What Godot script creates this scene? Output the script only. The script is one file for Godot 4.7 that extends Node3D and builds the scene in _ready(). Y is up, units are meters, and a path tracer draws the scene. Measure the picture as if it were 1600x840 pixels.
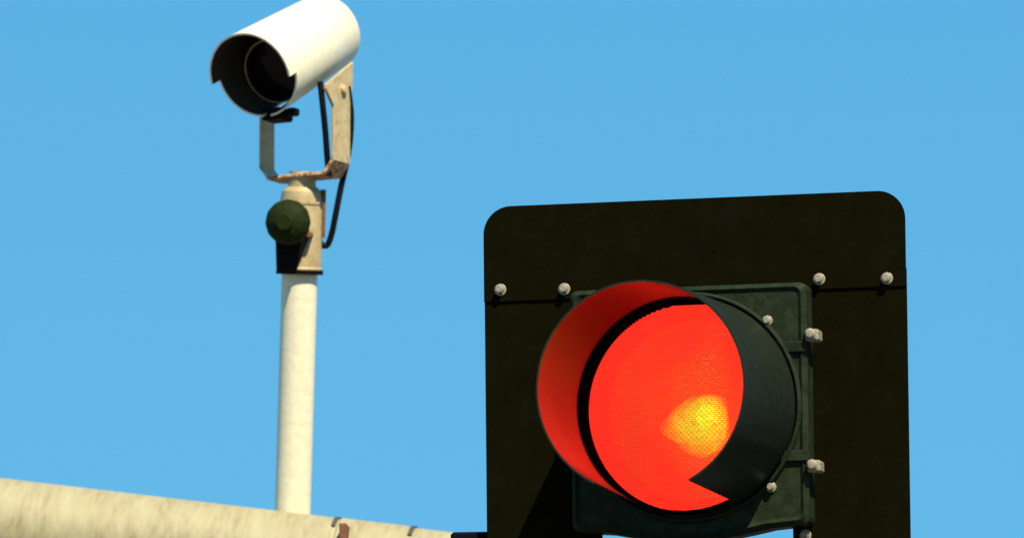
extends Node3D
# A red traffic light with a dark backboard, and a security camera on a post that stands on a cream pole arm, against blue sky.

const EYE := Vector3(0, 1.7, 0)
const ELEVATION := 9.0
const FOCAL := 14286.0            # in pixels of a 1600 wide picture
var M := {}
var lobes := Vector2.ZERO            # how many lobes a turned shape has round its edge, and how deep

# ---------------------------------------------------------------- helpers
func at(px: float, py: float, depth: float) -> Vector3:      # a surveyed point: direction from the eye and its distance
	var e := deg_to_rad(ELEVATION)
	var fwd := Vector3(0, sin(e), -cos(e))
	var up := Vector3(0, cos(e), sin(e))
	return EYE + depth * (fwd + (px - 800.0) / FOCAL * Vector3.RIGHT + (420.0 - py) / FOCAL * up)

func lin(r: float, g: float, b: float) -> Color:
	return Color(r, g, b).linear_to_srgb()

func new_st() -> SurfaceTool:
	var st := SurfaceTool.new()
	st.begin(Mesh.PRIMITIVE_TRIANGLES)
	return st

func tri(st: SurfaceTool, a: Vector3, b: Vector3, c: Vector3, hint: Vector3, group: int = -1):
	st.set_smooth_group(group)
	if (b - a).cross(c - a).dot(hint) > 0.0:
		st.add_vertex(a); st.add_vertex(c); st.add_vertex(b)
	else:
		st.add_vertex(a); st.add_vertex(b); st.add_vertex(c)

func quad(st: SurfaceTool, a: Vector3, b: Vector3, c: Vector3, d: Vector3, hint: Vector3, group: int = -1):
	tri(st, a, b, c, hint, group)
	tri(st, a, c, d, hint, group)

func finish(st: SurfaceTool) -> ArrayMesh:
	st.generate_normals()
	return st.commit()

func part(called: String, mesh: Mesh, m: Material, parent: Node, where: Transform3D = Transform3D.IDENTITY) -> MeshInstance3D:
	var o := MeshInstance3D.new()
	o.name = called
	o.mesh = mesh
	o.material_override = m
	o.transform = where
	parent.add_child(o, true)
	return o

func thing(called: String, label: String, category: String, where: Transform3D) -> Node3D:
	var o := Node3D.new()
	o.name = called
	o.transform = where
	o.set_meta("label", label)
	o.set_meta("category", category)
	add_child(o, true)
	return o

# a profile of (radius, z), walked with its outside on the right (back centre, outwards, forwards, front centre), turned round z
func lathe(st: SurfaceTool, prof: Array, segs: int = 48, xf: Transform3D = Transform3D.IDENTITY, gbase: int = 1):
	var group := gbase
	for i in prof.size() - 1:
		var p: Vector2 = prof[i]
		var q: Vector2 = prof[i + 1]
		if i > 0:
			var o: Vector2 = prof[i - 1]
			if absf((p - o).angle_to(q - p)) > 0.5:
				group += 1
		var n2 := Vector2(q.y - p.y, -(q.x - p.x))
		for k in segs:
			var a0 := TAU * k / segs
			var a1 := TAU * ((k + 1) % segs) / segs
			var am := TAU * (k + 0.5) / segs
			var d0 := Vector3(cos(a0), sin(a0), 0) * (1.0 + lobes.y * cos(lobes.x * a0))
			var d1 := Vector3(cos(a1), sin(a1), 0) * (1.0 + lobes.y * cos(lobes.x * a1))
			var h := xf.basis * (Vector3(cos(am), sin(am), 0) * n2.x + Vector3(0, 0, n2.y))
			var A := xf * (d0 * p.x + Vector3(0, 0, p.y))
			var B := xf * (d1 * p.x + Vector3(0, 0, p.y))
			var C := xf * (d1 * q.x + Vector3(0, 0, q.y))
			var D := xf * (d0 * q.x + Vector3(0, 0, q.y))
			if p.x < 1e-6:
				tri(st, A, C, D, h, group)
			elif q.x < 1e-6:
				tri(st, A, B, C, h, group)
			else:
				quad(st, A, B, C, D, h, group)

func lathe_mesh(prof: Array, segs: int = 48) -> ArrayMesh:
	var st := new_st()
	lathe(st, prof, segs)
	return finish(st)

func frame_z(from: Vector3, to: Vector3) -> Transform3D:      # z runs along the way
	var z := (to - from).normalized()
	var x := (Vector3.UP if absf(z.y) < 0.95 else Vector3.RIGHT).cross(z).normalized()
	return Transform3D(Basis(x, z.cross(x), z), from)

# a box with chamfered edges
func cbox(st: SurfaceTool, size: Vector3, c: float, xf: Transform3D = Transform3D.IDENTITY):
	var h := size * 0.5
	var signs := [-1.0, 1.0]
	var ax := [Vector3.RIGHT, Vector3.UP, Vector3.BACK]
	for i in 3:
		var u: Vector3 = ax[(i + 1) % 3]
		var v: Vector3 = ax[(i + 2) % 3]
		var w: Vector3 = ax[i]
		for s in signs:
			var ctr: Vector3 = w * h[i] * s
			var hu: float = h[(i + 1) % 3] - c
			var hv: float = h[(i + 2) % 3] - c
			quad(st, xf * (ctr - u * hu - v * hv), xf * (ctr + u * hu - v * hv), xf * (ctr + u * hu + v * hv), xf * (ctr - u * hu + v * hv), xf.basis * (w * s))
	for i in 3:                                             # edges along axis i
		var w: Vector3 = ax[i]
		var u: Vector3 = ax[(i + 1) % 3]
		var v: Vector3 = ax[(i + 2) % 3]
		var hw: float = h[i] - c
		var hu: float = h[(i + 1) % 3]
		var hv: float = h[(i + 2) % 3]
		for s in signs:
			for t in signs:
				var p: Vector3 = u * s * hu + v * t * (hv - c)
				var q: Vector3 = u * s * (hu - c) + v * t * hv
				quad(st, xf * (p - w * hw), xf * (p + w * hw), xf * (q + w * hw), xf * (q - w * hw), xf.basis * (u * s + v * t))
	for s in signs:
		for t in signs:
			for r in signs:
				var k := Vector3(s, t, r)
				tri(st, xf * (k * Vector3(h.x, h.y - c, h.z - c)), xf * (k * Vector3(h.x - c, h.y, h.z - c)), xf * (k * Vector3(h.x - c, h.y - c, h.z)), xf.basis * k)

func cbox_mesh(size: Vector3, c: float) -> ArrayMesh:
	var st := new_st()
	cbox(st, size, c)
	return finish(st)

# an outline in x, y drawn out along z, with chamfered front and back edges
func slab(st: SurfaceTool, outline: PackedVector2Array, z0: float, z1: float, c: float):
	var inner := outline
	if c > 0.0:
		var off := Geometry2D.offset_polygon(outline, -c, Geometry2D.JOIN_MITER)
		if off.size() == 1 and off[0].size() == outline.size():
			# line the shrunk outline up with the old one
			var best := 0
			for k in off[0].size():
				if off[0][k].distance_to(outline[0]) < off[0][best].distance_to(outline[0]):
					best = k
			inner = PackedVector2Array()
			for k in off[0].size():
				inner.append(off[0][(best + k) % off[0].size()])
		else:
			c = 0.0
	var n := outline.size()
	var ccw := not Geometry2D.is_polygon_clockwise(outline)
	for k in n:
		var p := outline[k]
		var q := outline[(k + 1) % n]
		var o2 := Vector2((q - p).y, -(q - p).x) * (1.0 if ccw else -1.0)
		var o3 := Vector3(o2.x, o2.y, 0)
		quad(st, Vector3(p.x, p.y, z0 + c), Vector3(q.x, q.y, z0 + c), Vector3(q.x, q.y, z1 - c), Vector3(p.x, p.y, z1 - c), o3)
		if c > 0.0:
			var pi_ := inner[k]
			var qi := inner[(k + 1) % n]
			quad(st, Vector3(p.x, p.y, z1 - c), Vector3(q.x, q.y, z1 - c), Vector3(qi.x, qi.y, z1), Vector3(pi_.x, pi_.y, z1), o3.normalized() + Vector3.BACK)
			quad(st, Vector3(p.x, p.y, z0 + c), Vector3(q.x, q.y, z0 + c), Vector3(qi.x, qi.y, z0), Vector3(pi_.x, pi_.y, z0), o3.normalized() + Vector3.FORWARD)
	var idx := Geometry2D.triangulate_polygon(inner)
	for k in range(0, idx.size(), 3):
		var a := inner[idx[k]]
		var b := inner[idx[k + 1]]
		var d := inner[idx[k + 2]]
		tri(st, Vector3(a.x, a.y, z1), Vector3(b.x, b.y, z1), Vector3(d.x, d.y, z1), Vector3.BACK)
		tri(st, Vector3(a.x, a.y, z0), Vector3(b.x, b.y, z0), Vector3(d.x, d.y, z0), Vector3.FORWARD)

func slab_mesh(outline: PackedVector2Array, z0: float, z1: float, c: float = 0.0) -> ArrayMesh:
	var st := new_st()
	slab(st, outline, z0, z1, c)
	return finish(st)

func corner(out: PackedVector2Array, c: Vector2, r: float, from_deg: float, to_deg: float, steps: int = 8):
	for k in steps + 1:
		var a := deg_to_rad(lerpf(from_deg, to_deg, float(k) / steps))
		out.append(c + Vector2(cos(a), sin(a)) * r)

# a curved sheet round z: angles run from the top, half_deg to either side; ro0 / ro1 the outer radius at z0 / z1
func arc_shell(st: SurfaceTool, half0: float, half1: float, z0: float, z1: float, ro0: float, ro1: float, thick: float, segs: int, which: String = "all", rings: int = 1):
	for j in rings:
		var f0 := float(j) / rings
		var f1 := float(j + 1) / rings
		for k in segs:
			var pts := []
			for f in [f0, f1]:
				for kk in [k, k + 1]:
					var hd: float = lerpf(half0, half1, f)
					var a := deg_to_rad(lerpf(-hd, hd, float(kk) / segs))
					var d := Vector3(sin(a), cos(a), 0)
					var ro: float = lerpf(ro0, ro1, f)
					var z: float = lerpf(z0, z1, f)
					pts.append([d * ro + Vector3(0, 0, z), d * (ro - thick) + Vector3(0, 0, z), d])
			var h: Vector3 = pts[0][2]
			if which != "inner":
				quad(st, pts[0][0], pts[1][0], pts[3][0], pts[2][0], h, 1)
				if j == 0:
					quad(st, pts[0][0], pts[1][0], pts[1][1], pts[0][1], Vector3.FORWARD, 3)
				if j == rings - 1:
					quad(st, pts[2][0], pts[3][0], pts[3][1], pts[2][1], Vector3.BACK, 4)
				if k == 0 and half0 < 179.0:
					quad(st, pts[0][0], pts[2][0], pts[2][1], pts[0][1], Vector3(-1, -1, 0), 5)
				if k == segs - 1 and half0 < 179.0:
					quad(st, pts[1][0], pts[3][0], pts[3][1], pts[1][1], Vector3(1, -1, 0), 6)
			if which != "outer":
				quad(st, pts[0][1], pts[1][1], pts[3][1], pts[2][1], -h, 2)

# a round cable through points
func cable(st: SurfaceTool, pts: Array, r: float):
	var cv := Curve3D.new()
	for i in pts.size():
		var a: Vector3 = pts[maxi(i - 1, 0)]
		var b: Vector3 = pts[mini(i + 1, pts.size() - 1)]
		cv.add_point(pts[i], -(b - a) / 6.0, (b - a) / 6.0)
	cv.bake_interval = 0.006
	var bk := cv.get_baked_points()
	var segs := 10
	var prev := []
	for i in bk.size():
		var d := (bk[mini(i + 1, bk.size() - 1)] - bk[maxi(i - 1, 0)]).normalized()
		var x := d.cross(Vector3.BACK).normalized()
		var y := d.cross(x)
		var ring := []
		for k in segs:
			ring.append(bk[i] + (x * cos(TAU * k / segs) + y * sin(TAU * k / segs)) * r)
		if i > 0:
			for k in segs:
				var k1 := (k + 1) % segs
				quad(st, prev[k], prev[k1], ring[k1], ring[k], (prev[k] + prev[k1]) * 0.5 - bk[i - 1], 1)
		if i == 0 or i == bk.size() - 1:
			for k in segs:
				tri(st, bk[i], ring[k], ring[(k + 1) % segs], -d if i == 0 else d, 2)
		prev = ring

# ---------------------------------------------------------------- materials
func noise_image(seed_: int, freq: float, size: int = 512, octaves: int = 4) -> Image:
	var n := FastNoiseLite.new()
	n.seed = seed_
	n.noise_type = FastNoiseLite.TYPE_SIMPLEX_SMOOTH
	n.frequency = freq
	n.fractal_octaves = octaves
	var im := n.get_seamless_image(size, size)
	im.convert(Image.FORMAT_RGBA8)
	return im

# two noises mixed through a list of [threshold, colour] steps (colours are linear)
func mottled(seed_: int, f1: float, f2: float, ramp: Array, size: int = 512) -> ImageTexture:
	var a := noise_image(seed_, f1, size)
	var b := noise_image(seed_ + 7, f2, size)
	var g := Gradient.new()
	g.offsets = PackedFloat32Array(ramp.map(func(x): return x[0]))
	g.colors = PackedColorArray(ramp.map(func(x): return x[1]))
	var out := Image.create(size, size, false, Image.FORMAT_RGBA8)
	for y in size:
		for x in size:
			var v := a.get_pixel(x, y).r * 0.62 + b.get_pixel(x, y).r * 0.38
			out.set_pixel(x, y, g.sample(v).linear_to_srgb())
	out.generate_mipmaps()
	return ImageTexture.create_from_image(out)

func mat(tex: Texture2D, color: Color, rough: float, scale: float, spec: float = 0.5) -> StandardMaterial3D:
	var m := StandardMaterial3D.new()
	m.albedo_color = color
	m.roughness = rough
	m.metallic_specular = spec
	if tex:
		m.albedo_texture = tex
		m.uv1_triplanar = true
		m.uv1_scale = Vector3.ONE * scale
	return m

func make_materials():
	# the arm: cream paint over galvanised steel, chalky, with dull stains
	M.arm = mat(mottled(3, 0.012, 0.05, [[0.0, Color(0.1458, 0.1175, 0.05069)], [0.28, Color(0.2309, 0.1939, 0.09126)], [0.42, Color(0.2858, 0.2467, 0.1267)], [0.62, Color(0.3162, 0.282, 0.1521)], [1.0, Color(0.3647, 0.329, 0.1976)]]), Color.WHITE, 0.62, 3.2)
	var bumps := noise_image(91, 0.05, 256, 5)
	bumps.bump_map_to_normal_map(2.0)
	M.arm.uv1_scale = Vector3(1.6, 1.6, 4.5)                 # stains run round the tube
	M.arm.normal_enabled = true
	M.arm.normal_texture = ImageTexture.create_from_image(bumps)
	M.arm.normal_scale = 0.25
	M.white = mat(mottled(11, 0.02, 0.06, [[0.0, Color(0.559, 0.4933, 0.2991)], [0.35, Color(0.6672, 0.6058, 0.4059)], [0.6, Color(0.7213, 0.6665, 0.4629)], [1.0, Color(0.7573, 0.7097, 0.5127)]]), Color.WHITE, 0.42, 7.0)
	M.cream = mat(mottled(23, 0.02, 0.07, [[0.0, Color(0.1816, 0.1111, 0.03569)], [0.30, Color(0.3073, 0.2223, 0.08922)], [0.42, Color(0.3841, 0.2964, 0.1383)], [0.65, Color(0.4261, 0.3396, 0.1695)], [1.0, Color(0.4749, 0.389, 0.2052)]]), Color.WHITE, 0.5, 5.0)
	M.rusty = mat(mottled(41, 0.02, 0.07, [[0.0, Color(0.10, 0.035, 0.01)], [0.40, Color(0.22, 0.085, 0.02)], [0.52, Color(0.38, 0.18, 0.05)], [0.6, Color(0.60, 0.46, 0.28)], [1.0, Color(0.74, 0.68, 0.52)]]), Color.WHITE, 0.7, 14.0)
	M.rust = mat(mottled(47, 0.03, 0.09, [[0.0, Color(0.05, 0.018, 0.008)], [0.45, Color(0.12, 0.045, 0.014)], [0.7, Color(0.22, 0.09, 0.03)], [1.0, Color(0.30, 0.14, 0.05)]]), Color.WHITE, 0.8, 14.0)
	# the backboard and the signal: black and dark green plastic and paint, a little dusty
	M.board = mat(mottled(57, 0.012, 0.05, [[0.0, Color(0.003981, 0.003276, 0.0007176)], [0.5, Color(0.004942, 0.00468, 0.001256)], [1.0, Color(0.00604, 0.006864, 0.002691)]]), Color.WHITE, 0.7, 3.0, 0.06)
	M.housing = mat(mottled(63, 0.014, 0.06, [[0.0, Color(0.008364, 0.01255, 0.005576)], [0.45, Color(0.01324, 0.02021, 0.009758)], [0.6, Color(0.01812, 0.02579, 0.01324)], [1.0, Color(0.02788, 0.03346, 0.01952)]]), Color.WHITE, 0.5, 6.0, 0.15)
	M.visor = mat(mottled(67, 0.016, 0.06, [[0.0, Color(0.008, 0.012, 0.0072)], [0.5, Color(0.012, 0.0176, 0.0104)], [1.0, Color(0.0192, 0.024, 0.016)]]), Color.WHITE, 0.42, 6.0, 0.2)
	M.lining = mat(null, lin(0.007, 0.004, 0.003), 0.16, 1.0, 0.5)
	M.gasket = mat(null, lin(0.006, 0.005, 0.004), 0.85, 1.0, 0.0)
	M.black = mat(null, lin(0.005, 0.005, 0.006), 0.6, 1.0, 0.15)
	M.bracket = mat(null, lin(0.004, 0.0045, 0.008), 0.7, 1.0, 0.1)
	M.strap = mat(null, lin(0.055, 0.048, 0.035), 0.6, 1.0)
	M.zinc = mat(mottled(87, 0.03, 0.08, [[0.0, Color(0.09, 0.06, 0.0288)], [0.36, Color(0.165, 0.135, 0.0792)], [0.5, Color(0.255, 0.2325, 0.1656)], [1.0, Color(0.33, 0.315, 0.2376)]], 256), Color.WHITE, 0.45, 40.0)
	M.knob = mat(mottled(73, 0.02, 0.06, [[0.0, Color(0.00765, 0.01147, 0.00255)], [0.5, Color(0.01403, 0.01912, 0.004463)], [1.0, Color(0.0255, 0.0306, 0.00765)]]), Color.WHITE, 0.6, 14.0, 0.15)
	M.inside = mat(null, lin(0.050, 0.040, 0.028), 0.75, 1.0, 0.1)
	M.glass = mat(null, lin(0.006, 0.005, 0.004), 0.08, 1.0, 0.25)
	M.reflector = mat(null, lin(0.05, 0.04, 0.03), 0.35, 1.0)
	M.reflector.metallic = 1.0
	M.road = mat(mottled(81, 0.02, 0.08, [[0.0, Color(0.075, 0.06375, 0.04875)], [0.5, Color(0.1275, 0.1125, 0.08625)], [1.0, Color(0.1725, 0.1537, 0.12)]]), Color.WHITE, 0.9, 0.5)
	M.road.uv1_world_triplanar = true
	# lenses: moulded with small diamond-shaped prisms; thinner between the prisms
	var cells := Image.create(512, 512, false, Image.FORMAT_RGBA8)
	var relief := Image.create(512, 512, false, Image.FORMAT_RGBA8)
	var wob := noise_image(5, 0.02, 512, 3)
	for y in 512:
		for x in 512:
			var u := (x + y) / 512.0 * 40.0
			var v := (x - y) / 512.0 * 40.0
			var d := absf(sin(u * PI)) * absf(sin(v * PI))
			var w := wob.get_pixel(x, y).r
			var cell := hash(Vector2i(floori(u), floori(v))) % 1000 / 1000.0
			cells.set_pixel(x, y, Color(0.80, 0.08, 0.05, clampf(0.70 + 0.06 * cell + 0.17 * d + 0.12 * (w - 0.5), 0.55, 0.99)))
			relief.set_pixel(x, y, Color(d, d, d))
	relief.bump_map_to_normal_map(4.0)
	M.cells = ImageTexture.create_from_image(cells)
	M.relief = ImageTexture.create_from_image(relief)
	M.red_lens = lens_mat(Color.WHITE)
	M.red_lens.albedo_texture = M.cells
	M.red_lens.transparency = BaseMaterial3D.TRANSPARENCY_ALPHA
	M.red_lens.emission_enabled = true
	M.red_lens.emission = lin(1.0, 0.029, 0.0145)
	M.red_lens.emission_energy_multiplier = 1.05
	M.red_lens.normal_enabled = false
	M.lens_ribs = mat(null, Color(0.55, 0.03, 0.02, 0.93), 0.35, 1.0)
	M.lens_ribs.transparency = BaseMaterial3D.TRANSPARENCY_ALPHA
	M.amber_lens = lens_mat(lin(0.35, 0.12, 0.01))
	M.green_lens = lens_mat(lin(0.01, 0.15, 0.09))
	M.bulb = mat(null, lin(0.9, 0.8, 0.4), 0.3, 1.0)
	M.bulb.emission_enabled = true
	M.bulb.emission = lin(1.0, 0.80, 0.02)
	M.bulb.emission_energy_multiplier = 3.6
	M.glow_discs = mat(null, Color(0.9, 0.5, 0.1, 0.075), 0.5, 1.0, 0.1)  # hot-spot glow put into translucent discs, not a part of the lamp
	M.glow_discs.transparency = BaseMaterial3D.TRANSPARENCY_ALPHA
	M.glow_discs.emission_enabled = true
	M.glow_discs.emission = lin(1.0, 0.72, 0.012)
	M.glow_discs.emission_energy_multiplier = 3.4

func lens_mat(c: Color) -> StandardMaterial3D:
	var m := mat(null, c, 0.3, 1.0)
	m.normal_enabled = true
	m.normal_texture = M.relief
	m.normal_scale = 0.6
	return m

# ---------------------------------------------------------------- the traffic light
func lens_mesh(r: float, bulge: float) -> ArrayMesh:
	var st := new_st()
	var rings := 14
	var segs := 64
	for j in rings:
		for k in segs:
			var q := []
			for w in [[j, k], [j + 1, k], [j + 1, k + 1], [j, k + 1]]:
				var rr: float = r * w[0] / rings
				var a: float = TAU * (w[1] % segs) / segs
				q.append(Vector3(cos(a) * rr, sin(a) * rr, bulge * (1.0 - pow(rr / r, 2.0))))
			var tris := [[0, 2, 1]] if j == 0 else [[0, 2, 1], [0, 3, 2]]
			for t in tris:
				for i in t:
					var p: Vector3 = q[i]
					st.set_smooth_group(1)
					st.set_uv(Vector2(p.x / r * 0.5 + 0.5, 0.5 - p.y / r * 0.5))
					st.add_vertex(p)
	st.generate_normals()
	st.generate_tangents()
	return st.commit()

# a round lens moulded with level prism ribs: faces that look down (lit) or up
func ribbed_lens(r: float, pitch: float, deep: float, down: bool) -> ArrayMesh:
	var st := new_st()
	var n := int(2.0 * r / pitch)
	for i in n:
		var y0 := -r + i * pitch + (0.0 if down else pitch / 2)
		var y1 := y0 + pitch / 2
		var x0 := sqrt(maxf(0.0, r * r - y0 * y0))
		var x1 := sqrt(maxf(0.0, r * r - y1 * y1))
		var z0 := 0.0 if down else deep
		var z1 := deep - z0
		var q := [Vector3(-x0, y0, z0), Vector3(-x1, y1, z1), Vector3(x1, y1, z1), Vector3(x0, y0, z0)]
		for k in [0, 1, 2, 0, 2, 3]:
			var p: Vector3 = q[k]
			st.set_smooth_group(-1)
			st.set_uv(Vector2(p.x / r * 0.5 + 0.5, 0.5 - p.y / r * 0.5))
			st.add_vertex(p)
	st.generate_normals()
	return st.commit()

func bolt_mesh(r: float, h: float) -> ArrayMesh:
	var st := new_st()                                       # washer and hexagon head
	lathe(st, [Vector2(0, -0.002), Vector2(r * 1.45, -0.002), Vector2(r * 1.45, 0.0010), Vector2(r * 1.3, 0.0014), Vector2(0, 0.0014)], 18)
	lathe(st, [Vector2(r * 1.1, 0.0013), Vector2(r * 1.1, h * 0.8), Vector2(r * 0.85, h), Vector2(0, h * 1.05)], 6, Transform3D(Basis(Vector3.BACK, 0.4 + h * 90.0), Vector3.ZERO), 30)
	return finish(st)

func signal_section(root: Node3D, cy: float, lens_material: Material, lit: bool, label: String):
	var outline := PackedVector2Array()
	var hw := 0.1325
	corner(outline, Vector2(hw - 0.008, 0.133 - 0.008), 0.008, 0, 90, 3)
	corner(outline, Vector2(-hw + 0.008, 0.133 - 0.008), 0.008, 90, 180, 3)
	corner(outline, Vector2(-hw + 0.008, -0.132 + 0.008), 0.008, 180, 270, 3)
	for k in range(1, 16):                                   # the lower edge bows downwards
		var x := lerpf(-hw + 0.03, hw - 0.03, k / 16.0)
		outline.append(Vector2(x, -0.132 - 0.014 * cos(x / (hw - 0.03) * PI / 2)))
	corner(outline, Vector2(hw - 0.008, -0.132 + 0.008), 0.008, 270, 360, 3)
	# door: a slab with a round hole is made of the slab's sides and a face cut round the lens
	var st := new_st()
	var z0 := 0.002
	var z1 := 0.036
	var hole := 0.1178
	var n := outline.size()
	for k in n:
		var p := outline[k]
		var q := outline[(k + 1) % n]
		var o3 := Vector3((q - p).y, -(q - p).x, 0).normalized()
		quad(st, Vector3(p.x, p.y, z0), Vector3(q.x, q.y, z0), Vector3(q.x, q.y, z1 - 0.006), Vector3(p.x, p.y, z1 - 0.006), o3)
		var pi_ := p - Vector2(signf(p.x) * 0.005, signf(p.y) * 0.005)
		var qi := q - Vector2(signf(q.x) * 0.005, signf(q.y) * 0.005)
		quad(st, Vector3(p.x, p.y, z1 - 0.006), Vector3(q.x, q.y, z1 - 0.006), Vector3(qi.x, qi.y, z1), Vector3(pi_.x, pi_.y, z1), o3 + Vector3.BACK)
		# the raised lip and the sunken face
		var pj := p - Vector2(signf(p.x) * 0.009, signf(p.y) * 0.009)
		var qj := q - Vector2(signf(q.x) * 0.009, signf(q.y) * 0.009)
		quad(st, Vector3(pi_.x, pi_.y, z1), Vector3(qi.x, qi.y, z1), Vector3(qj.x, qj.y, z1 - 0.003), Vector3(pj.x, pj.y, z1 - 0.003), Vector3.BACK)
		var ap := pj.angle()
		var aq := qj.angle()
		if absf(aq - ap) > PI:
			aq += TAU if aq < ap else -TAU
		var steps := maxi(1, int(absf(aq - ap) / 0.08))
		for s in steps:
			var f0 := float(s) / steps
			var f1 := float(s + 1) / steps
			var c0 := Vector2.from_angle(lerpf(ap, aq, f0)) * hole
			var c1 := Vector2.from_angle(lerpf(ap, aq, f1)) * hole
			var e0 := pj.lerp(qj, f0)
			var e1 := pj.lerp(qj, f1)
			quad(st, Vector3(e0.x, e0.y, z1 - 0.003), Vector3(e1.x, e1.y, z1 - 0.003), Vector3(c1.x, c1.y, z1 - 0.003), Vector3(c0.x, c0.y, z1 - 0.003), Vector3.BACK)
			quad(st, Vector3(c0.x, c0.y, z1 - 0.003), Vector3(c1.x, c1.y, z1 - 0.003), Vector3(c1.x, c1.y, z0), Vector3(c0.x, c0.y, z0), -Vector3(c0.x, c0.y, 0))
	var sec := part("signal_section", finish(st), M.housing, root, Transform3D(Basis(), Vector3(0, cy, 0)))
	sec.set_meta("label", label)
	# the body behind the board
	st = new_st()
	var b0 := Vector2(0.1145, 0.127)
	var b1 := Vector2(0.094, 0.100)
	var zs := [-0.0052, -0.11, -0.16]
	var ss := [b0, b0.lerp(b1, 0.6), b1 * 0.8]
	for i in 2:
		var A: Vector2 = ss[i]
		var B: Vector2 = ss[i + 1]
		for w in [[1, 1, -1, 1, Vector3.UP], [-1, -1, 1, -1, Vector3.DOWN], [-1, 1, -1, -1, Vector3.LEFT], [1, -1, 1, 1, Vector3.RIGHT]]:
			quad(st, Vector3(A.x * w[0], A.y * w[1], zs[i]), Vector3(A.x * w[2], A.y * w[3], zs[i]), Vector3(B.x * w[2], B.y * w[3], zs[i + 1]), Vector3(B.x * w[0], B.y * w[1], zs[i + 1]), w[4])
	var e: Vector2 = ss[2]
	quad(st, Vector3(-e.x, -e.y, zs[2]), Vector3(e.x, -e.y, zs[2]), Vector3(e.x, e.y, zs[2]), Vector3(-e.x, e.y, zs[2]), Vector3.FORWARD)
	part("rear_body", finish(st), M.black, sec)
	# reflector bowl
	var prof := []
	for k in 15:
		var r := 0.098 * (1.0 - k / 14.0)
		prof.append(Vector2(r, -0.092 + 0.092 * pow(r / 0.098, 2.0)))
	st = new_st()
	lathe(st, prof, 48)
	part("reflector", finish(st), M.reflector, sec)
	# gasket ring between the lens and the visor
	part("gasket", lathe_mesh([Vector2(0.1140, 0.012), Vector2(0.1172, 0.012), Vector2(0.1168, 0.056), Vector2(0.1160, 0.058), Vector2(0.1148, 0.058), Vector2(0.1140, 0.034)], 72), M.gasket, sec)
	# rim bead on the door
	prof = []
	for k in 11:
		var a := PI * k / 10.0
		prof.append(Vector2(0.1238 + 0.0030 * cos(a), 0.0335 + 0.0065 * sin(a)))
	part("door_ring", lathe_mesh(prof, 96), M.housing, sec)
	if lit:
		var lens := part("lens", ribbed_lens(0.1146, 0.0022, 0.0046, true), lens_material, sec, Transform3D(Basis(), Vector3(0, 0, 0.020)))
		lens.set_meta("label", "glowing red lens")
		part("lens_ribs", ribbed_lens(0.1146, 0.0022, 0.0046, false), M.lens_ribs, sec, Transform3D(Basis(), Vector3(0, 0, 0.020)))
	else:
		part("lens", lens_mesh(0.1144, 0.009), lens_material, sec, Transform3D(Basis(), Vector3(0, 0, 0.020)))
	if lit:
		var bulb := part("bulb", lathe_mesh([Vector2(0, -0.030), Vector2(0.006, -0.028), Vector2(0.009, -0.018), Vector2(0.0115, -0.006), Vector2(0.0120, 0.002), Vector2(0.009, 0.010), Vector2(0.005, 0.0125), Vector2(0, 0.0135)], 24), M.bulb, sec, Transform3D(Basis(), Vector3(0, 0, -0.056)))
		bulb.cast_shadow = GeometryInstance3D.SHADOW_CASTING_SETTING_ON
		st = new_st()                                        # soft glow round the bulb, added as stacked emissive discs
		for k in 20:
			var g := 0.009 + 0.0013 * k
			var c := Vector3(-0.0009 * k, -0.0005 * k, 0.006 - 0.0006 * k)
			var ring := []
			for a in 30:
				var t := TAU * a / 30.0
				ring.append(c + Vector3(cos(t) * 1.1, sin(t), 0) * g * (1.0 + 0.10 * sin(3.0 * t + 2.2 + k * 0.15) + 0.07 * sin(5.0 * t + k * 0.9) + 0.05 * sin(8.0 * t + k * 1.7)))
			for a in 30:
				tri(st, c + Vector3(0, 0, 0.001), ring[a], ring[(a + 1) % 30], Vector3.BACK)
		part("glow_discs", finish(st), M.glow_discs, sec, Transform3D(Basis(), Vector3(0.011, -0.003, -0.036)))
		var glow := SpotLight3D.new()
		glow.name = "lens_glow"
		glow.light_color = lin(1.0, 0.02, 0.01)
		glow.light_energy = 0.006
		glow.light_size = 0.1
		glow.spot_angle = 80.0
		glow.spot_range = 12.0
		glow.spot_attenuation = 2.0
		glow.shadow_enabled = true
		glow.transform = Transform3D(Basis(Vector3.UP, PI), Vector3(0, 0, 0.045))
		sec.add_child(glow)
	# visor: a tunnel open underneath
	st = new_st()
	arc_shell(st, 153.0, 153.0, 0.034, 0.262, 0.1200, 0.1148, 0.0022, 84, "outer", 2)
	part("visor", finish(st), M.visor, sec)
	st = new_st()
	arc_shell(st, 153.0, 153.0, 0.034, 0.262, 0.1200, 0.1148, 0.0022, 84, "inner", 2)
	part("visor_lining", finish(st), M.lining, sec)
	# screws round the ring and the latches on the right-hand edge
	var screw := bolt_mesh(0.0040, 0.0065)
	for a in [46.0, 134.0, 315.0]:
		part("screw", screw, M.zinc, sec, Transform3D(Basis(), Vector3(cos(deg_to_rad(a)) * 0.1290, sin(deg_to_rad(a)) * 0.1275, 0.0345)))
	for y in [0.074, -0.069]:
		st = new_st()
		cbox(st, Vector3(0.015, 0.013, 0.024), 0.002, Transform3D(Basis(), Vector3(0.1395, 0, 0.028)))
		lathe(st, [Vector2(0, 0), Vector2(0.0062, 0), Vector2(0.0062, 0.004), Vector2(0.004, 0.0075), Vector2(0, 0.0085)], 12, Transform3D(Basis(), Vector3(0.1385, 0.001, 0.038)), 20)
		part("latch", finish(st), M.zinc, sec, Transform3D(Basis(), Vector3(0, y, 0)))
		st = new_st()
		cbox(st, Vector3(0.034, 0.012, 0.005), 0.001, Transform3D(Basis(), Vector3(0.1155, -0.012 * signf(y), 0.0352)))
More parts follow.
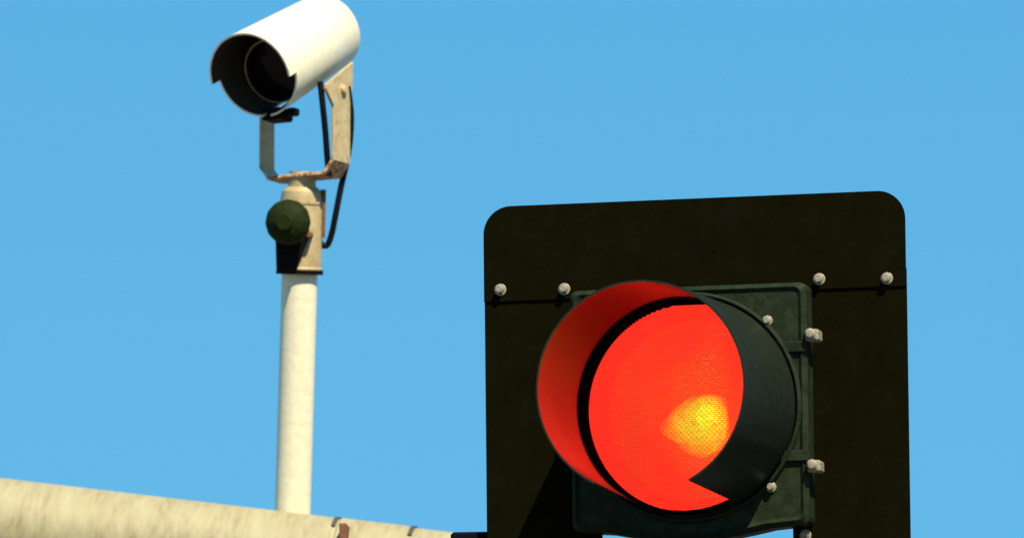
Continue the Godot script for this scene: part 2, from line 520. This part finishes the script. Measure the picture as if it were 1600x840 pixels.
		part("latch_bar", finish(st), M.housing, sec, Transform3D(Basis(), Vector3(0, y, 0)))

func build_traffic_light():
	var e := deg_to_rad(ELEVATION)
	var fwd := Vector3(0, sin(e), -cos(e))
	var up := Vector3(0, cos(e), sin(e))
	var z := (Vector3.RIGHT * -0.245 + up * 0.111 - fwd * 0.963).normalized()
	var x := Vector3.UP.cross(z).normalized()
	var origin := at(1087, 641, 10.0)
	var frame := Transform3D(Basis(x, z.cross(x), z), origin)
	var root := thing("traffic_light", "dark traffic light with glowing red lens, tunnel visor and large black backboard", "traffic light", frame)
	# backboard: top panel lapped over two side panels and a bottom panel
	var hw := 0.2375
	var seam := 0.128
	var o := PackedVector2Array()
	corner(o, Vector2(hw - 0.031, 0.2335 - 0.031), 0.031, 0, 90, 10)
	corner(o, Vector2(-hw + 0.031, 0.2335 - 0.031), 0.031, 90, 180, 10)
	o.append(Vector2(-hw, seam)); o.append(Vector2(hw, seam))
	part("top_panel", slab_mesh(o, -0.001, 0.0010, 0.0004), M.board, root)
	for s in [-1.0, 1.0]:
		var p := PackedVector2Array([Vector2(s * hw, seam + 0.02), Vector2(s * 0.107, seam + 0.02), Vector2(s * 0.107, -0.70), Vector2(s * hw, -0.70)])
		part("side_panel", slab_mesh(p, -0.0045, -0.0014, 0.0006), M.board, root)
	o = PackedVector2Array()
	corner(o, Vector2(-hw + 0.031, -0.80 + 0.031), 0.031, 180, 270, 8)
	corner(o, Vector2(hw - 0.031, -0.80 + 0.031), 0.031, 270, 360, 8)
	o.append(Vector2(hw, -0.69)); o.append(Vector2(-hw, -0.69))
	part("bottom_panel", slab_mesh(o, -0.001, 0.0010, 0.0004), M.board, root)
	var bolt := bolt_mesh(0.0046, 0.0075)
	for p in [Vector2(-0.2185, 0.141), Vector2(-0.146, 0.139), Vector2(0.141, 0.139), Vector2(0.2165, 0.137), Vector2(0.121, -0.1405)] :
		part("bolt", bolt, M.zinc, root, Transform3D(Basis(), Vector3(p.x, p.y, 0.0010 if p.y > 0.0 else -0.0014)))
	signal_section(root, 0.0, M.red_lens, true, "red signal lit behind its tunnel visor")
	signal_section(root, -0.302, M.amber_lens, false, "unlit amber signal below the red one")
	signal_section(root, -0.604, M.green_lens, false, "unlit green signal at the bottom")
	# brackets that carry the signal on the mast
	var inv := frame.affine_inverse()
	for py in [866.0, 1440.0]:
		var a := at(778, py, 10.06)
		var b := at(842, py, 10.44)
		b.y = a.y
		var f := frame_z(a, b)
		f.origin = (a + b) * 0.5
		part("mounting_bracket", cbox_mesh(Vector3(0.106, 0.052, a.distance_to(b)), 0.003), M.bracket, root, inv * f)

# ---------------------------------------------------------------- pole arm, post, camera
func build_arm():
	var elbow := at(848, 931, 10.46)
	var tip := at(-900, 723, 10.62)
	var foot := Vector3(elbow.x, 0, elbow.z)
	var root := thing("pole_arm", "weathered cream steel pole arm sloping across the lower left corner", "pole", Transform3D(Basis(), foot))
	var inv := root.transform.affine_inverse()
	var R := 0.0615
	var f := frame_z(elbow, tip)
	var L := elbow.distance_to(tip)
	# along f.z: 0 at the mast, towards the left
	var at_px := func(px: float) -> float: return L * (848.0 - px) / 1748.0
	var j1: float = at_px.call(522)
	var j2: float = at_px.call(640)
	part("arm_tube", lathe_mesh([Vector2(0, j1), Vector2(R - 0.002, j1), Vector2(R, j1 + 0.002), Vector2(R, L - 0.004), Vector2(R - 0.004, L), Vector2(0, L)], 64), M.arm, root, inv * f)
	part("coupling_sleeve", lathe_mesh([Vector2(0, j2 + 0.003), Vector2(R - 0.0015, j2 + 0.003), Vector2(R + 0.0005, j2 + 0.006), Vector2(R + 0.0005, j1 - 0.006), Vector2(R - 0.0015, j1 - 0.003), Vector2(0, j1 - 0.003)], 64), M.arm, root, inv * f)
	part("arm_stub", lathe_mesh([Vector2(0, 0.0), Vector2(R - 0.001, 0.0), Vector2(R - 0.001, j2 - 0.004), Vector2(R - 0.003, j2 - 0.002), Vector2(0, j2 - 0.002)], 64), M.arm, root, inv * f)
	for j in [j1, j2]:                                       # a collar just below the surface, with a dark strap over the crown
		part("joint_ring", lathe_mesh([Vector2(0, j - 0.004), Vector2(R - 0.0012, j - 0.004), Vector2(R - 0.0012, j + 0.004), Vector2(0, j + 0.004)], 64), M.arm, root, inv * f)
		var st := new_st()
		arc_shell(st, 40.0, 40.0, j - 0.0024, j + 0.0024, R + 0.0012, R + 0.0012, 0.004, 16)
		part("joint_strap", finish(st), M.strap, root, inv * f)
	# rusty clamp flange on the sleeve, and bolts
	var toward := (EYE - elbow).normalized()
	var fl := func(px: float, lift: float, out_: float) -> Vector3:
		return f.origin + f.basis.z * at_px.call(px) + f.basis.y * lift + toward * out_
	var st2 := new_st()
	var level := Vector3(f.basis.z.x, 0, f.basis.z.z).normalized()
	var fb := Transform3D(Basis(Vector3.UP.cross(level), Vector3.UP, level), Vector3.ZERO)
	fb.origin = fl.call(547.0, -0.020, R - 0.006)
	cbox(st2, Vector3(0.034, 0.150, 0.0085), 0.001, fb)
	part("clamp_flange", finish(st2), M.rust, root, inv)
	for w in [[636.0, 0.037], [534.0, -0.01]]:
		var b0: Vector3 = fl.call(w[0], w[1], sqrt(R * R - w[1] * w[1]) - 0.001)
		part("clamp_bolt", bolt_mesh(0.0042, 0.006), M.zinc, root, inv * frame_z(b0, b0 + toward + Vector3.UP * w[1] * 8.0))
	# mast: from the ground up behind the backboard
	var mast := frame_z(foot, foot + Vector3.UP)
	var top := at(848, 640, 10.46).y
	part("mast", lathe_mesh([Vector2(0, 0.0), Vector2(0.0575, 0.0), Vector2(0.0570, top - 0.02), Vector2(0.050, top - 0.004), Vector2(0.03, top), Vector2(0, top)], 48), M.arm, root, inv * mast)
	part("base_flange", lathe_mesh([Vector2(0.05, 0.0), Vector2(0.15, 0.0), Vector2(0.15, 0.016), Vector2(0.147, 0.02), Vector2(0.05, 0.02)], 40), M.arm, root, inv * mast)
	for k in 6:
		var a := TAU * k / 6.0
		part("anchor_bolt", bolt_mesh(0.012, 0.02), M.zinc, root, inv * frame_z(foot + Vector3(cos(a) * 0.115, 0.021, sin(a) * 0.115), foot + Vector3(cos(a) * 0.115, 1.0, sin(a) * 0.115)))

const POST_DEPTH := 10.54
func build_post():
	var foot := at(456.5, 815, POST_DEPTH)
	var head := at(468.5, 400, POST_DEPTH)
	var f := frame_z(foot, head)
	var L := foot.distance_to(head)
	var root := thing("camera_post", "slim white tubular post standing upright on the cream pole arm", "post", f)
	part("post_tube", lathe_mesh([Vector2(0, 0), Vector2(0.0207, 0), Vector2(0.0207, L), Vector2(0, L)], 48), M.white, root)

func build_camera():
	var e := deg_to_rad(ELEVATION)
	var fwd := Vector3(0, sin(e), -cos(e))
	var up := Vector3(0, cos(e), sin(e))
	var pdir := (at(468.5, 400, POST_DEPTH) - at(456.5, 815, POST_DEPTH)).normalized()
	var base := at(467.7, 426, POST_DEPTH)
	var fr := frame_z(base, base + pdir)                       # z runs up the post
	var root := thing("security_camera", "white cylindrical security camera with sunshield on a yoke bracket above the white post", "security camera", fr)
	var inv := fr.affine_inverse()
	var mm := POST_DEPTH / FOCAL                               # metres to a picture pixel there
	# --- the collar and its neck
	var h1 := (426.0 - 292.0) * mm
	part("collar", lathe_mesh([Vector2(0.0210, 0.0), Vector2(0.0262, 0.0), Vector2(0.0262, 0.005), Vector2(0.0250, 0.0065), Vector2(0.0246, h1 * 0.86), Vector2(0.0225, h1 * 0.95), Vector2(0.018, h1), Vector2(0.0, h1)], 48), M.cream, root)
	part("collar_band", lathe_mesh([Vector2(0.024, -0.002), Vector2(0.0272, -0.002), Vector2(0.0272, 0.0035), Vector2(0.024, 0.0035)], 48), M.black, root)
	part("collar_band", lathe_mesh([Vector2(0.024, h1 * 0.80), Vector2(0.0256, h1 * 0.80), Vector2(0.0256, h1 * 0.83), Vector2(0.024, h1 * 0.83)], 48), M.cream, root)
	part("neck", lathe_mesh([Vector2(0.0, h1 - 0.004), Vector2(0.0165, h1 - 0.004), Vector2(0.0150, h1 + 0.018), Vector2(0.0, h1 + 0.018)], 32), M.cream, root)
	# --- dark green clamp knob on the collar
	var kc := at(450, 347, POST_DEPTH - 0.060)
	var kax := (kc - at(470, 349, POST_DEPTH)).normalized()
	var kf := frame_z(kc, kc + kax)
	var kr := 0.0262
	var prof := [Vector2(0, -0.048), Vector2(0.011, -0.048), Vector2(0.011, -0.018), Vector2(0.019, -0.0165)]
	for k in 9:
		var a := lerpf(-0.55, 1.45, k / 8.0)
		prof.append(Vector2(kr * cos(a), 0.001 + 0.019 * sin(a)))
	prof.append(Vector2(0, 0.0203))
	lobes = Vector2(12, 0.010)
	var knob := part("clamp_knob", lathe_mesh(prof, 84), M.knob, root, inv * kf)
	lobes = Vector2.ZERO
	part("knob_cap", lathe_mesh([Vector2(0.0, 0.017), Vector2(0.0105, 0.017), Vector2(0.0105, 0.0212), Vector2(0.009, 0.0225), Vector2(0.0, 0.0225)], 24), M.knob, knob)
	knob.set_meta("label", "round dark green knob")
	# dark clamp block that the knob tightens, against the lower left of the collar
	var outl := PackedVector2Array()
	for w in [[431.5, 423.0], [463.0, 423.0], [468.0, 407.0], [484.0, 368.0], [480.0, 345.0], [428.0, 345.0], [430.0, 375.0]]:
		outl.append(Vector2(w[0] - 450.0, 347.0 - w[1]) * mm)
	part("clamp_block", slab_mesh(outl, -0.036, 0.004, 0.002), M.black, root, inv * Transform3D(Basis(Vector3.RIGHT, up, -fwd), at(450, 347, POST_DEPTH - 0.030)))
	var pin := at(483, 367, POST_DEPTH - 0.030)
	part("clamp_pin", lathe_mesh([Vector2(0, -0.012), Vector2(0.0045, -0.012), Vector2(0.0045, 0.004), Vector2(0.003, 0.007), Vector2(0, 0.0075)], 12), M.rust, root, inv * frame_z(pin, pin - fwd))
	# --- the camera body: z points out of its front
	var sth := 0.545
	var z := (-fwd * sqrt(1.0 - sth * sth) + sth * (Vector3.RIGHT * -0.832 - up * 0.555)).normalized()
	var x := Vector3.UP.cross(z).normalized()
	var y := z.cross(x)
	var L := 145.0 / sth * mm
	var front := at(390, 121, POST_DEPTH - 0.075)
	var bf := Transform3D(Basis(x, y, z), front)                # z = 0 at the front edge of the sunshield
	var st := new_st()
	var rf := 0.0530
	var rb := 0.0455
	var peak := 0.017
	var rp: float = lerpf(rf, rb, peak / L)
	arc_shell(st, 94.0, 94.0, -peak, 0.0, rp, rf, 0.0022, 56, "outer", 1)
	arc_shell(st, 174.0, 174.0, -L + 0.012, -peak, rb, rp, 0.0022, 64, "outer", 2)
	arc_shell(st, 174.0, 174.0, -L, -L + 0.012, rb - 0.012, rb, 0.0022, 64, "outer", 1)
	var shield := part("sunshield", finish(st), M.white, root, inv * bf)
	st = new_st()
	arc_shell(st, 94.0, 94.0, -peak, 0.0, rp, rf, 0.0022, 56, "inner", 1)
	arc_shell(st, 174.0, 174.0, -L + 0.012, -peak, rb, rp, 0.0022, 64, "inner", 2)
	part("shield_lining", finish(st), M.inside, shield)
	# back cap of the shield
	st = new_st()
	lathe(st, [Vector2(0, -L - 0.006), Vector2(rb - 0.022, -L - 0.0045), Vector2(rb - 0.0125, -L), Vector2(rb - 0.0125, -L + 0.01), Vector2(0, -L + 0.01)], 48)
	part("rear_cap", finish(st), M.white, shield)
	# inner housing, lower inside the shield
	var ib := bf * Transform3D(Basis(), Vector3(0, -0.0085, -0.054))
	var ir := 0.0385
	part("camera_housing", lathe_mesh([Vector2(0, -L + 0.110), Vector2(ir - 0.003, -L + 0.110), Vector2(ir - 0.001, -L + 0.113), Vector2(ir, -0.010), Vector2(ir, 0.0), Vector2(ir - 0.0008, 0.0008), Vector2(ir - 0.0018, 0.0008), Vector2(ir - 0.004, -0.014), Vector2(0, -0.014)], 56), M.cream, root, inv * ib)
	part("front_bezel", lathe_mesh([Vector2(ir - 0.0065, -0.0139), Vector2(ir - 0.0041, -0.0139), Vector2(ir - 0.0020, 0.0006), Vector2(ir - 0.0040, 0.0008), Vector2(ir - 0.0065, -0.002)], 56), M.black, root, inv * ib)
	part("front_window", lathe_mesh([Vector2(0, -0.0135), Vector2(ir - 0.0042, -0.0135), Vector2(ir - 0.0042, -0.0100), Vector2(0, -0.0095)], 48), M.glass, root, inv * ib)
	# --- yoke: a U of flat bar that holds the housing from below
	var hx := x
	var hz := hx.cross(Vector3.UP).normalized()                # level, to the camera's front
	var centre := at(474, 277, POST_DEPTH)
	var yf := Transform3D(Basis(hx, Vector3.UP, hz), centre)
	var W := 0.024
	var T := 0.0042
	var half := 0.0500
	st = new_st()
	cbox(st, Vector3(2.0 * half - 0.020, T, W + 0.012), 0.0008, Transform3D(Basis(), Vector3(0.0, 0.0, 0)))
	var yoke := part("yoke_base", finish(st), M.rusty, root, inv * yf)
	yoke.set_meta("label", "rust-stained bottom of the yoke")
	for s in [-1.0, 1.0]:
		st = new_st()
		var ww := 0.036 if s > 0.0 else 0.028
		# flat bar in the plane x = const, wider at its upper end, which is cut along the slope of the camera; a slanting foot meets the base
		var pl := PackedVector2Array([Vector2(-ww / 2, 0.013), Vector2(ww / 2, 0.013), Vector2(ww / 2, 0.076), Vector2(ww / 2 + 0.018, 0.094), Vector2(ww / 2 + 0.018, 0.0985), Vector2(-ww / 2 - 0.006, 0.0985 + (ww + 0.024) * 0.60), Vector2(-ww / 2 - 0.006, 0.110), Vector2(-ww / 2, 0.086)])
		var sl := new_st()
		slab(sl, pl, -T / 2, T / 2, 0.0007)
		var turned := Transform3D(Basis(Vector3(0, 0, 1), Vector3(0, 1, 0), Vector3(-1, 0, 0)), Vector3(s * half, 0, 0))
		part("yoke_arm", finish(sl), M.cream, root, inv * yf * turned)
		var a := Vector3(s * (half - 0.0115), -0.0002, 0)
		var b := Vector3(s * half, 0.0145, 0)
		var ff := frame_z(a, b)
		ff.origin = (a + b) * 0.5
		cbox(st, Vector3(ww, T, a.distance_to(b) + 0.002), 0.0006, Transform3D(Basis(Vector3(0, 0, 1), Vector3(0, 0, 1).cross((a - b).normalized()) * -1.0, (b - a).normalized()), ff.origin))
		part("yoke_corner", finish(st), M.rusty if s > 0.0 else M.cream, root, inv * yf)
	# pivot bolts and the black bracket under the front of the housing
	for s in [-1.0, 1.0]:
		var p0 := yf * Vector3(s * (half + 0.001), 0.098, 0)
		part("pivot_bolt", bolt_mesh(0.005, 0.006), M.cream, root, inv * frame_z(p0, p0 + hx * s))
	var un := at(434, 180, POST_DEPTH - 0.030)
	var uf := Transform3D(Basis(hx, Vector3.UP, hz), un)
	st = new_st()
	cbox(st, Vector3(0.026, 0.014, 0.030), 0.002, Transform3D(Basis(), Vector3(-0.001, 0, 0)))
	cbox(st, Vector3(0.012, 0.009, 0.014), 0.002, Transform3D(Basis(), Vector3(0.020, 0.002, 0)))
	part("hinge_block", finish(st), M.black, root, inv * uf)
	# --- cables
	st = new_st()
	cable(st, [at(500, 128, POST_DEPTH - 0.03), at(504, 165, POST_DEPTH - 0.035), at(508, 205, POST_DEPTH - 0.033), at(511, 245, POST_DEPTH - 0.030), at(514, 275, POST_DEPTH - 0.028)], 0.0036)
	part("cable", finish(st), M.black, root, inv)
	st = new_st()
	cable(st, [at(543, 135, POST_DEPTH + 0.005), at(548, 175, POST_DEPTH + 0.006), at(547, 215, POST_DEPTH + 0.006), at(541, 255, POST_DEPTH + 0.006), at(533, 290, POST_DEPTH + 0.004), at(525, 330, POST_DEPTH), at(518, 365, POST_DEPTH), at(510, 384, POST_DEPTH), at(500, 380, POST_DEPTH), at(494, 372, POST_DEPTH)], 0.0036)
	part("cable", finish(st), M.black, root, inv)
	var rod_a := at(505, 296, POST_DEPTH - 0.004)
	var rod_b := at(503, 372, POST_DEPTH - 0.004)
	part("clamp_rod", lathe_mesh([Vector2(0, 0), Vector2(0.0032, 0), Vector2(0.0032, rod_a.distance_to(rod_b)), Vector2(0, rod_a.distance_to(rod_b))], 12), M.rust, root, inv * frame_z(rod_b, rod_a))

# ---------------------------------------------------------------- scene
func _ready():
	var cam := Camera3D.new()
	cam.name = "camera"
	cam.position = EYE
	cam.rotation_degrees = Vector3(ELEVATION, 0, 0)
	cam.fov = rad_to_deg(2.0 * atan(420.0 / FOCAL))
	var lens := CameraAttributesPhysical.new()
	lens.frustum_focal_length = 12.0 / (420.0 / FOCAL)
	lens.frustum_focus_distance = 10.0
	lens.exposure_aperture = 8.0
	lens.frustum_near = 0.1
	lens.frustum_far = 2000.0
	cam.attributes = lens
	cam.near = 0.1
	cam.far = 2000.0
	add_child(cam)
	cam.current = true

	var sky_mat := ProceduralSkyMaterial.new()
	sky_mat.sky_top_color = lin(0.0262, 0.173, 0.398)
	sky_mat.sky_horizon_color = lin(0.112, 0.370, 0.531)
	sky_mat.sky_curve = 0.15
	sky_mat.ground_bottom_color = lin(0.10, 0.09, 0.07)
	sky_mat.ground_horizon_color = lin(0.19, 0.45, 0.60)
	var sky := Sky.new()
	sky.sky_material = sky_mat
	var env := Environment.new()
	env.background_mode = Environment.BG_SKY
	env.sky = sky
	env.tonemap_mode = Environment.TONE_MAPPER_LINEAR
	env.tonemap_exposure = 1.7
	env.sdfgi_enabled = true
	env.ssao_enabled = true
	env.ssil_enabled = true
	var we := WorldEnvironment.new()
	we.name = "world_environment"
	we.environment = env
	add_child(we)

	var sun := DirectionalLight3D.new()
	sun.name = "sun"
	sun.light_energy = 1.6
	sun.light_color = Color(1.0, 0.95, 0.86)
	sun.light_angular_distance = 0.5
	sun.shadow_enabled = true
	add_child(sun)
	sun.look_at_from_position(Vector3(0.27, 0.76, 0.59) * 40.0, Vector3.ZERO, Vector3.UP)

	make_materials()

	var st := new_st()
	quad(st, Vector3(-500, 0, -500), Vector3(500, 0, -500), Vector3(500, 0, 500), Vector3(-500, 0, 500), Vector3.UP)
	var road := part("road", finish(st), M.road, self)
	road.set_meta("kind", "structure")

	build_arm()
	build_post()
	build_traffic_light()
	build_camera()
